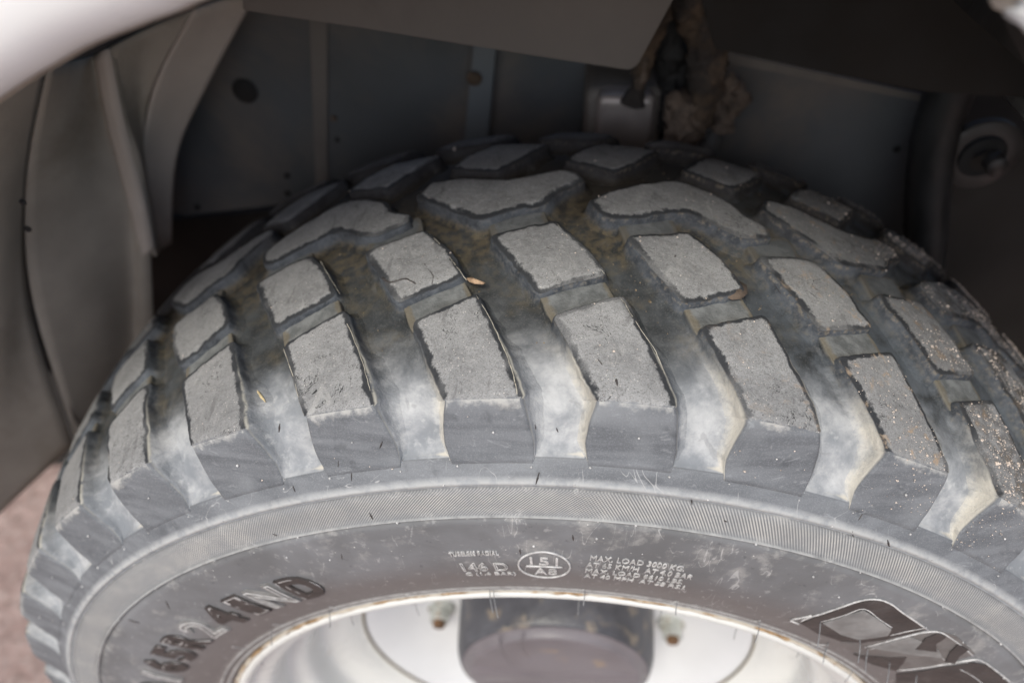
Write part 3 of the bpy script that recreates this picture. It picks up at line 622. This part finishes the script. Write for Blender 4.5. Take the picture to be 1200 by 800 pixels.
# torn-off dark flakes and nicks in the side wall
for x, y, dx, dy, wd in [(632, 553, -4, 14, 2.2), (397, 539, -1, 12, 1.6), (412, 551, 0, 12, 1.5), (343, 568, 3, 8, 2.), (627, 497, 1, 6, 1.4), (652, 501, 2, 5, 1.6), (609, 642, 1, 7, 2.), (671, 626, 1, 7, 2.2), (810, 583, 1, 8, 1.6), (1040, 632, 2, 8, 2.4),
                         (999, 622, 1, 7, 1.), (194, 703, 5, 10, 1.6), (150, 725, 14, 4, 3.4), (433, 600, 4, 8, 2.4), (848, 609, 4, 2, 2.), (1011, 601, -5, 8, 1.4), (328, 496, -1, 10, 2.2), (400, 648, 1, 7, 1.2), (445, 525, 3, -8, 1.6), (320, 625, 5, 2, 2.)]:
    try:
        def any_at(px):
            d = rays(px)[0]; d = d / np.linalg.norm(d); s_ = np.linspace(.2, 1.2, 6000); P = CAM + s_[:, None] * d; r = np.hypot(P[:, 0], P[:, 2])
            f = lambda rr: np.where(rr < .497, swy(rr), np.interp(rr, [.497, .536], [-.001, .011])); i = np.argmax(P[:, 1] > f(r)); return P[i]
        a, b = any_at((x, y)), any_at((x + dx, y + dy)); nrm = np.array([0, -1, .25])
        V, F = tube([a + nrm * .0001, (a + b) / 2 + nrm * .0002, b + nrm * .0001], [wd * .00012, wd * .00030, wd * .00014], 6); tpart(mesh('rubber_nick', V, F, M_textd))
    except Exception: pass

def top_at(px, lift=.001):
    d = rays(px)[0]; d = d / np.linalg.norm(d); s_ = np.linspace(.2, 1.1, 9000); P = CAM + s_[:, None] * d; r = np.hypot(P[:, 0], P[:, 2]); i = np.argmax(r < Rt(P[:, 1]) + lift); return P[i]
def strand(px, rad, m, name, lift=0., lump=0., n=8):
    P = smoothprof([top_at(p, lift) for p in px], 6); k = len(P); rr = rad * (.75 + .5 * rng.random(k)); rr[0] = rr[-1] = rad * .3
    V, F = tube(P, rr, n); V = np.array(V)
    if lump: V = V + np.stack([vnoise(V, 350, q) for q in (1, 2, 3)], 1) * lump
    return tpart(mesh(name, V, F, m))
for px, rad in (([(504, 274), (520, 292), (535, 312), (547, 329)], .00045), ([(558, 346), (577, 378), (593, 415), (603, 445), (606, 462)], .0006), ([(652, 261), (670, 284), (690, 304), (709, 321)], .0004),
                ([(727, 347), (746, 378), (768, 412), (780, 440)], .0004), ([(401, 368), (412, 390), (425, 425), (434, 458)], .00045), ([(332, 408), (340, 430), (350, 465)], .0005), ([(375, 305), (385, 322), (398, 345)], .0004)):
    strand(px, rad * .45, M_cream, 'torn_flash', -.0006, .0005)
for px, rad in (([(432, 311), (455, 305), (478, 303)], .0003), ([(497, 309), (503, 317), (508, 324), (506, 333)], .0004), ([(447, 325), (458, 331), (475, 327), (488, 333)], .0009), ([(583, 222), (582, 236), (585, 247)], .0002), ([(700, 420), (706, 428)], .0006), ([(722, 444), (724, 452)], .0008), ([(790, 302), (793, 298)], .0009),
                ([(545, 232), (570, 229)], .0002), ([(240, 382), (228, 402)], .0003), ([(640, 290), (650, 293)], .0003), ([(905, 330), (915, 345)], .0003)):
    strand(px, rad * .7, M_textd, 'rubber_crack', -.0001, .0003)
# ================================================================== THE RIM
rim = empty('wheel_rim', (0, .13, 0)); tag(rim, 'white painted steel wheel rim inside the dusty tyre', 'wheel rim')
def rpart(o): o.parent = rim; o.matrix_parent_inverse = Matrix.Translation((0, -.13, 0)); return o
V, F = revolve(smoothprof([(.3315, .016), (.3322, .006), (.3300, .0005), (.3262, -.0012), (.3220, .0008), (.3195, .006), (.3170, .012), (.3060, .0165), (.3000, .022), (.2965, .034), (.2950, .050), (.2900, .056), (.2800, .060), (.2740, .068), (.2705, .090), (.2650, .098), (.2480, .104), (.2380, .110), (.2300, .118), (.2262, .1205)], 4), 200)
rpart(mesh('rim_barrel', V, F, M_rim))
V, F = revolve([(.3325, .004), (.3337, .0012), (.3330, -.0004), (.3312, -.0006), (.3302, .0004)], 260); V = [tuple(np.array(v) + rng.normal(0, .0004, 3)) for v in V]; rpart(mesh('rust_line', V, F, M_rline))
V, F = revolve(smoothprof([(.2280, .1210), (.2215, .1215), (.2100, .127), (.1950, .137), (.178, .149), (.160, .159), (.140, .1640), (.120, .1655), (.02, .1655)], 3), 120); rpart(mesh('wheel_disc', V, F, M_disc))
V, F = tube([(.2252 * math.sin(a), .1192, .2252 * math.cos(a)) for a in np.linspace(0, 2 * math.pi, 121)], .0016, 6, False); rpart(mesh('weld_seam', V, F, M_seam))
V, F = revolve(smoothprof([(.1165, .167), (.1155, .150), (.114, .120), (.1125, .100), (.1085, .0875), (.106, .0845), (.1045, .084)], 3), 96); rpart(mesh('hub', V, F, M_hubs))
V, F = revolve([(.1045, .0838), (.098, .0805), (.0965, .0765), (.095, .0755), (.088, .0755), (.03, .075), (.0, .075)], 96)
V = [(x, y - .0012 * (abs(math.sin(math.atan2(x, z))) > .99), z) for x, y, z in V]; hc = rpart(mesh('hub_cap', V, F, M_hub)); hc['label'] = 'flat violet-grey face of the hub with mud stains'
for pts in ([(584, 745), (590, 765), (601, 780), (620, 787), (650, 789), (700, 786), (735, 790)], [(612, 742), (613, 760), (624, 776)]):
    q = [at(x, y, .0755) for x, y in pts]; V, F = tube(smoothprof(q, 4), .0008, 6); rpart(mesh('cap_rib', V, F, M_hub))
nb = [at(517, 709, .162), at(778, 728, .162)]; print('nuts', [(math.hypot(p_[0], p_[2]), math.degrees(math.atan2(p_[0], p_[2]))) for p_ in nb])
for ang in (-98.4, -38.4, 21.6, 81.6 + 20, 161.6):
    a = R_(ang); c = Vector((.144 * math.sin(a), .1655, .144 * math.cos(a)))
    def ring(rads, n, rot=0.):
        V, F = [], []
        for y, r in rads:
            for k in range(n): q = 2 * math.pi * k / n + rot; V.append((c.x + r * math.cos(q), y, c.z + r * math.sin(q)))
        for i in range(len(rads) - 1):
            for k in range(n): F.append((i * n + k, i * n + (k + 1) % n, (i + 1) * n + (k + 1) % n, (i + 1) * n + k))
        F.append(tuple((len(rads) - 1) * n + k for k in range(n))); return V, F
    V, F = ring([(.1665, .0175), (.1590, .0170), (.1585, .0155)], 24); nu_ = rpart(mesh('lug_nut', V, F, M_nut, smooth=False))
    V2, F2 = ring([(.1590, .0135), (.1455, .0135), (.144, .0120)], 6, a); h_ = mesh('hexagon', V2, F2, M_nut, smooth=False); h_.parent = nu_; h_.matrix_parent_inverse = nu_.matrix_world.inverted()
    V2, F2 = ring([(.1443, .0075), (.1385, .0075), (.1375, .0068)], 16); h_ = mesh('stud', V2, F2, M_stud); h_.parent = nu_; 

# ================================================================== THE VEHICLE ROUND THE WHEEL
veh = empty('vehicle', (0, .25, -.56)); tag(veh, 'white vehicle body and grimy wheel arch around the tyre', 'vehicle')
def vpart(o, label=None):
    o.parent = veh; o.matrix_parent_inverse = Matrix.Translation((0, -.25, .56))
    if label: o['label'] = label
    return o
# fender arch: edge curve in the plane of the wheel face, lifted from the photograph at its visible ends
YF = 0.
ep = [at(x, y, YF) for x, y in ((0, 124), (60, 87), (100, 65), (150, 45), (200, 27), (285, -1))] 
er = [at(x, y, YF) for x, y in ((1160, -5), (1200, 33))]
L0 = [(-.70, YF, -.20), (-.69, YF, .05), (-.655, YF, .26), (-.57, YF, .45), (-.44, YF, .602), (-.335, YF, .675)]
R0 = [(.27, YF, .735), (.46, YF, .70), (.64, YF, .58), (.78, YF, .36), (.83, YF, .05), (.84, YF, -.2)]
arch = smoothprof(L0 + [tuple(p) for p in ep] + [(0.0, YF, .790)] + [tuple(p) for p in er] + R0, 6)
arch = [np.array(p, float) for p in arch]
def sweep(arch, sect):
    V = []; m = len(arch)
    for i, p in enumerate(arch):
        t = arch[min(i + 1, m - 1)] - arch[max(i - 1, 0)]; t /= np.linalg.norm(t); n = np.array([-t[2], 0, t[0]]); 
        for o_, y in sect: V.append(p + n * o_ + np.array([0, y, 0]))
    return V, gridfaces(m, len(sect))
V, F = sweep(arch, smoothprof([(.002, .0055), (.0045, -.0015), (.010, -.0085), (.018, -.0135), (.028, -.0158), (.038, -.0160), (.0465, -.0155), (.0485, -.0140), (.051, -.0165), (.07, -.016), (.12, -.008), (.2, .010), (.28, .05), (.32, .12), (.33, .3), (.33, .56)], 3))
o = vpart(mesh('front_fender', V, F, M_fend), 'white fender with rolled wheel arch edge'); md = o.modifiers.new('s', 'SOLIDIFY'); md.thickness = .0015
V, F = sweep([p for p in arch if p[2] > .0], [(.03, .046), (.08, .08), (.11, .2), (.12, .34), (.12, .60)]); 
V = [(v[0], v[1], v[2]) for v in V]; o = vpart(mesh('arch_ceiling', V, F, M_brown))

V, F = sweep(arch, smoothprof([(.006, .045), (.002, .025), (-.0002, .014), (.0018, .0052)], 4)); vpart(mesh('fender_lip', V, F, M_fend2), 'inner lip of the fender with beige shade in its colour')  # beige colour paints in the shading under the rolled edge
def sheet(name, cols, mat, th=.004, n=6, label=None):
    """a pressed panel through rows of points (x px, y px, metres behind the wheel face)"""
    C = [smoothprof([at(*p) for p in c], n) for c in cols]; C2 = []
    for j in range(len(C[0])):
        C2.append(smoothprof([c[j] for c in C], 4))
    V = [p for row in C2 for p in row]; o = vpart(mesh(name, V, gridfaces(len(C2), len(C2[0])), mat), label)
    if th: md = o.modifiers.new('thick', 'SOLIDIFY'); md.thickness = th; md.offset = 0
    return o
# left liner: three pressed surfaces with a fold between them, its highlight painted as a pale strip
sheet('arch_liner', [[(-90, 120, .16), (-90, 300, .16), (-90, 480, .16), (-90, 690, .16)], [(-10, 100, .20), (-8, 300, .20), (-4, 470, .20), (8, 592, .20)], [(52, 75, .245), (26, 220, .245), (34, 360, .245), (86, 520, .245)]], M_liner, label='outer dusty panel of the arch liner')
sheet('liner_seam', [[(54, 75, .252), (28, 220, .252), (36, 360, .252), (86, 490, .252)], [(60, 75, .258), (33, 220, .258), (43, 360, .258), (94, 500, .258)]], M_linerd, .002)
sheet('arch_liner', [[(57, 75, .250), (30, 220, .25), (40, 360, .25), (92, 520, .25)], [(85, 72, .30), (90, 200, .30), (110, 330, .30), (130, 520, .30)], [(106, 66, .338), (122, 150, .338), (150, 260, .338), (158, 520, .34)], [(120, 60, .332), (137, 145, .332), (163, 250, .334), (172, 520, .336)], [(133, 55, .338), (148, 135, .338), (172, 240, .340), (184, 500, .342)]], M_liner, label='middle dusty panel of the arch liner')
sheet('liner_fold_highlight', [[(111, 66, .3325), (127, 150, .3325), (155, 255, .3325), (165, 300, .334)], [(120, 60, .3295), (137, 145, .3295), (163, 235, .331), (174, 297, .333)], [(129, 57, .333), (145, 137, .333), (169, 228, .335), (181, 292, .337)]], M_linerp, .001)
sheet('arch_liner', [[(128, 56, .335), (145, 140, .336), (170, 228, .338), (181, 300, .342)], [(180, 30, .36), (160, 120, .36), (172, 215, .36), (186, 294, .36)], [(226, 12, .365), (176, 110, .365), (166, 205, .365), (188, 290, .365)]], M_liner, label='inner dusty panel of the arch liner')
sheet('arch_liner', [[(226, 12, .366), (178, 110, .366), (167, 205, .366), (188, 291, .366)], [(262, 0, .385), (208, 105, .385), (186, 195, .385), (192, 288, .385)], [(300, -8, .40), (236, 112, .40), (206, 185, .40), (199, 284, .40)]], M_linerp, label='paler inner flange of the arch liner')
def slab(name, pts, Y, mat, th=.006, label=None, tilt=0.):
    P = [at(x, y, Y + tilt * (y - 100) / 100) for x, y in pts]; bm = bmesh.new(); vs = [bm.verts.new(p) for p in P]; f = bm.faces.new(vs)
    e = bmesh.ops.extrude_face_region(bm, geom=[f]); bmesh.ops.translate(bm, vec=(0, th, 0), verts=[g_ for g_ in e['geom'] if isinstance(g_, bmesh.types.BMVert)])
    bmesh.ops.recalc_face_normals(bm, faces=bm.faces); bmesh.ops.bevel(bm, geom=[e_ for e_ in bm.edges], offset=.0012, segments=2, affect='EDGES')
    me = bpy.data.meshes.new(name); bm.to_mesh(me); bm.free(); me.materials.append(mat); return vpart(link(name, me), label)
slab('inner_panel', [(180, -30), (190, 246), (216, 253), (330, 240), (700, 212), (840, 200), (840, -30)], .47, M_panel, .004, 'blue-grey inner side panel with bolt holes')
slab('inner_panel', [(815, 58), (860, 66), (1096, 119), (1092, 330), (1080, 420), (800, 420), (812, 200)], .45, M_panel, .004, 'dark inner panel at the right')
slab('panel_flange', [(838, 58), (1084, 112), (1084, 121), (900, 84), (838, 72)], .442, M_beam, .006)
slab('panel_strip', [(556, 40), (582, 45), (571, 175), (543, 175)], .455, M_ribm, .012)
slab('panel_strip', [(362, 20), (384, 24), (384, 222), (370, 232)], .4665, M_beam, .003)  # thin slab that makes a paler vertical streak on the panel
slab('cross_beam', [(284, -60), (284, 13), (420, 33), (600, 62), (738, 83), (748, 76), (800, -20), (800, -60)], .33, M_beam, .05, 'warm grey beam above the tyre')
slab('overhead_beam', [(800, -80), (838, 58), (960, 84), (1084, 108), (1230, 118), (1300, 90), (1300, -80)], .36, M_brown, .05, 'dark brown beam at upper right')
slab('side_bracket', [(1112, 196), (1230, 150), (1290, 480), (1100, 420), (1103, 330)], .46, M_brown, .01, 'dark bracket at the right edge')
def disc(name, x, y, Y, r, mat, th=.004, n=24, hole=0., tiltx=0.):
    c = at(x, y, Y); V, F = [], []
    for yy, rr in ((0, hole), (0, r - .0006), (.0008, r), (th, r)):
        for k in range(n): a = 2 * math.pi * k / n; V.append((c[0] + rr * math.cos(a), c[1] - th + yy, c[2] + rr * math.sin(a)))
    for i in range(3):
        for k in range(n): F.append((i * n + k, i * n + (k + 1) % n, (i + 1) * n + (k + 1) % n, (i + 1) * n + k))
    return vpart(mesh(name, V, F, mat))
disc('drain_hole', 287, 107, .4685, .014, M_black, .001)
for x, y, r, m in ((336, 206, .0035, M_black), (337, 227, .0035, M_black), (391, 139, .004, M_mudl), (395, 164, .003, M_black), (231, 243, .004, M_black), (556, 92, .008, M_mud), (27, 237, .003, M_black), (33, 268, .003, M_black), (1051, 175, .004, M_black)):
    Yd = .468 if 200 < x < 500 else (.4535 if x < 600 and x > 500 else (.198 if x < 100 else .448))
    disc('rivet', x, y, Yd, r, m, .0015, 12)
# black backdrop sheet added behind the bay to fill its gaps with dark
V = []; o = slab('dark_backdrop', [(-300, -300), (-300, 900), (1500, 900), (1500, -300)], .74, M_black, .01)
slab('frame_rail', [(150, 262), (420, 238), (420, 330), (150, 380)], .56, M_brown, .05, 'dark rusty frame rail behind the tyre')
# rounded end cap of a tube
def rounded_box(name, x0, y0, x1, y1, Y, dep, rad, mat):
    a, b = at(x0, y0, Y), at(x1, y1, Y); bm = bmesh.new(); bmesh.ops.create_cube(bm, size=1)
    for v in bm.verts: v.co = ((a[0] + b[0]) / 2 + v.co.x * (b[0] - a[0]), Y + dep / 2 + v.co.y * dep, (a[2] + b[2]) / 2 + v.co.z * abs(a[2] - b[2]))
    bmesh.ops.bevel(bm, geom=bm.edges[:], offset=rad, segments=5, affect='EDGES', profile=.6)
    me = bpy.data.meshes.new(name); bm.to_mesh(me); bm.free(); me.materials.append(mat); me.polygons.foreach_set('use_smooth', [True] * len(me.polygons)); return vpart(link(name, me))
rounded_box('tube_sleeve', 686, 106, 768, 205, .40, .12, .012, M_beam)
rounded_box('tube_end', 700, 113, 762, 190, .388, .05, .010, M_cap)
# muddy hanging shackle
def lumpy(name, pts, rads, Y, mat, amp=.004, n=14, flat=1., seed=1):
    P = [at(x, y, Y) for x, y in pts]; P = smoothprof(P, 6); rr = np.interp(np.linspace(0, len(rads) - 1, len(P)), range(len(rads)), rads); n = 36; P = smoothprof(P, 3); rr = np.interp(np.linspace(0, len(rads) - 1, len(P)), range(len(rads)), rads); V, F = tube(P, rr, n); V = np.array(V)
    ctr = np.repeat(np.array(P), n, 0); d = V - ctr; V = ctr + d * np.array([1, flat, 1]); V = V + d / (np.linalg.norm(d, axis=1)[:, None] + 1e-9) * (vnoise(V, 60, seed) * amp * 1.3 + vnoise(V, 170, seed + 2) * amp * .9 + vnoise(V, 420, seed + 4) * amp * .45)[:, None]
    return vpart(mesh(name, V, F, mat))
lumpy('muddy_shackle', [(812, -20), (822, 20), (830, 60), (822, 110), (803, 160), (790, 200)], [.020, .022, .020, .016, .012, .012], .385, M_mud, seed=3)
lumpy('muddy_shackle', [(795, -20), (770, 30), (752, 80), (742, 120)], [.010, .009, .008, .008], .39, M_mud, .003, seed=6)
lumpy('spring_leaf', [(790, 10), (786, 60), (788, 110), (780, 150)], [.012, .014, .013, .012], .41, M_black, .004, seed=8)
lumpy('mud_clump', [(778, 130), (792, 133), (800, 148), (786, 170)], [.010, .016, .017, .010], .372, M_mudl, .006, seed=11)
lumpy('mud_clump', [(826, 100), (842, 106), (850, 122), (842, 148)], [.008, .013, .014, .007], .395, M_mudl, .007, seed=14)
lumpy('rusty_pin', [(760, 60), (753, 85), (750, 104)], [.003, .0045, .005], .385, M_mudl, .002, seed=17)
lumpy('grey_strut', [(835, 150), (828, 180), (818, 215)], [.010, .011, .012], .42, M_panel, .001, seed=19)
# hose and bolted ring at the right
P = smoothprof([at(x, y, Y) for x, y, Y in ((1120, 90, .40), (1098, 150, .40), (1088, 210, .40), (1084, 280, .40), (1078, 360, .40), (1075, 460, .40))], 8); V, F = tube(P, .0215, 20); vpart(mesh('rubber_hose', V, F, M_hose))
ringc = disc('ring_plate', 1147, 178, .40, .036, M_ringm, .008, 40, .022); disc('ring_bush', 1150, 184, .40, .0225, M_black, .006, 32, .012)
disc('ring_bolt', 1163, 188, .388, .010, M_ringm, .014, 12)

# ================================================================== LOOSE BITS
tops = np.concatenate(ALLTOPS); ang = np.degrees(np.arctan2(tops[:, 0], tops[:, 2]))
V, F = [], []
def grain(p, s_):
    b = len(V); q = np.array([(1, 0, 0), (-1, 0, 0), (0, 1, 0), (0, -1, 0), (0, 0, 1), (0, 0, -1)], float) * rng.uniform(.6, 1.3, (6, 1)) * s_
    a = rng.uniform(0, 6.28); c_, s2 = math.cos(a), math.sin(a); q = q @ np.array([[c_, -s2, 0], [s2, c_, 0], [0, 0, 1]]); V.extend((q + p).tolist())
    for f in ((0, 2, 4), (2, 1, 4), (1, 3, 4), (3, 0, 4), (2, 0, 5), (1, 2, 5), (3, 1, 5), (0, 3, 5)): F.append(tuple(b + i for i in f))
clus = vnoise(tops, 35, 77)
pr = np.interp(ang, [-60, 5, 18, 28, 42, 60], [.006, .012, .06, .42, 1.3, 1.6]) * np.clip(.5 + clus * 1.3, .05, 2)
sel = np.where(rng.random(len(tops)) < np.minimum(pr, 1.2) * 1.1)[0]
for i in sel:
    d = tops[i] * np.array([1, 0, 1]); d /= np.linalg.norm(d); grain(tops[i] + rng.normal(0, .0008, 3) * np.array([1, 1, .2]) + d * .0001, rng.lognormal(-8.12, .55))
o = mesh('sand_grains', V, F, M_sand, smooth=False); tag(o, 'pale sand grains stuck to the tread, thickest at the right', 'sand', kind='stuff')
V, F = [], []
for _ in range(5200):
    a = R_(rng.uniform(-62, 62)); t = rng.uniform(.05, .27); cl = vnoise(np.array([[a * .55, t, 0]]), 45, 9)[0]
    if rng.random() > np.interp(t, [.05, .1, .15, .24], [.25, .7, 1., .8]) * (cl > -.05): continue
    p = surf(np.array([a]), np.array([t]), np.array([0.02]))[0] + rng.normal(0, .0004, 3); grain(p, rng.lognormal(-7.9, .5))
o = mesh('groove_grit', V, F, M_grit, smooth=False); tag(o, 'ochre grit and dried soil lying in the tread grooves', 'grit', kind='stuff')
def floor_at(px):
    d = rays(px)[0]; d = d / np.linalg.norm(d); s_ = np.linspace(.25, 1.1, 6000); P = CAM + s_[:, None] * d; r = np.hypot(P[:, 0], P[:, 2])
    y, rr, ny, nr = prof(P[:, 1]); i = np.argmax(r < rr - .012); return P[i]
def sprig(name, segs, rad, mat, label, cat):
    V, F = [], []
    for a, b in segs:
        p, q = floor_at(a), floor_at(b); up = np.array([0, -.3, 1.]) * .0015
        v, f = tube([p + up, (p + q) / 2 + up * 1.6, q + up], [rad * .5, rad, rad * .4], 5); b0 = len(V); V += [tuple(x) for x in v]; F += [tuple(b0 + i for i in t) for t in f]
    return tag(mesh(name, V, F, mat), label, cat)
sprig('straw', [((288, 448), (312, 472)), ((294, 452), (308, 468)), ((299, 455), (311, 470))], .0009, M_straw, 'dry straw sprig lying in a tread groove at the left', 'straw')
def top_at(px, lift=.001):
    d = rays(px)[0]; d = d / np.linalg.norm(d); s_ = np.linspace(.2, 1.1, 6000); P = CAM + s_[:, None] * d; r = np.hypot(P[:, 0], P[:, 2]); i = np.argmax(r < Rt(P[:, 1]) + lift); return P[i]
def leafbit(px, label, m, name='leaf_scrap'):
    pts = [top_at(p, -.002) for p in px]; c = np.mean(pts, 0); up = np.array([0, -.2, 1.])
    V = [c + up * .0022] + [np.array(p) + up * (.0006 * math.sin(i * 2.1)) for i, p in enumerate(pts)] + [c + up * .0008] + [np.array(p) - up * .0005 for p in pts]; n = len(pts)
    F = [(0, 1 + i, 1 + (i + 1) % n) for i in range(n)] + [(n + 1, n + 2 + (i + 1) % n, n + 2 + i) for i in range(n)] + [(1 + i, n + 2 + i, n + 2 + (i + 1) % n, 1 + (i + 1) % n) for i in range(n)]
    return tag(mesh(name, V, F, m), label, 'debris')
leafbit([(546, 326), (552, 325), (560, 328), (569, 331), (566, 333), (556, 332), (550, 330)], 'torn tan leaf scrap at the corner of a tread block', M_leaf)
leafbit([(852, 348), (860, 338), (866, 328), (875, 334), (876, 344), (868, 350), (858, 351)], 'dried mud chip on the corner of a tread block right of centre', M_mudl, 'mud_chip')
print('tris approx', sum(len(o.data.polygons) for o in bpy.data.objects if o.type == 'MESH'))
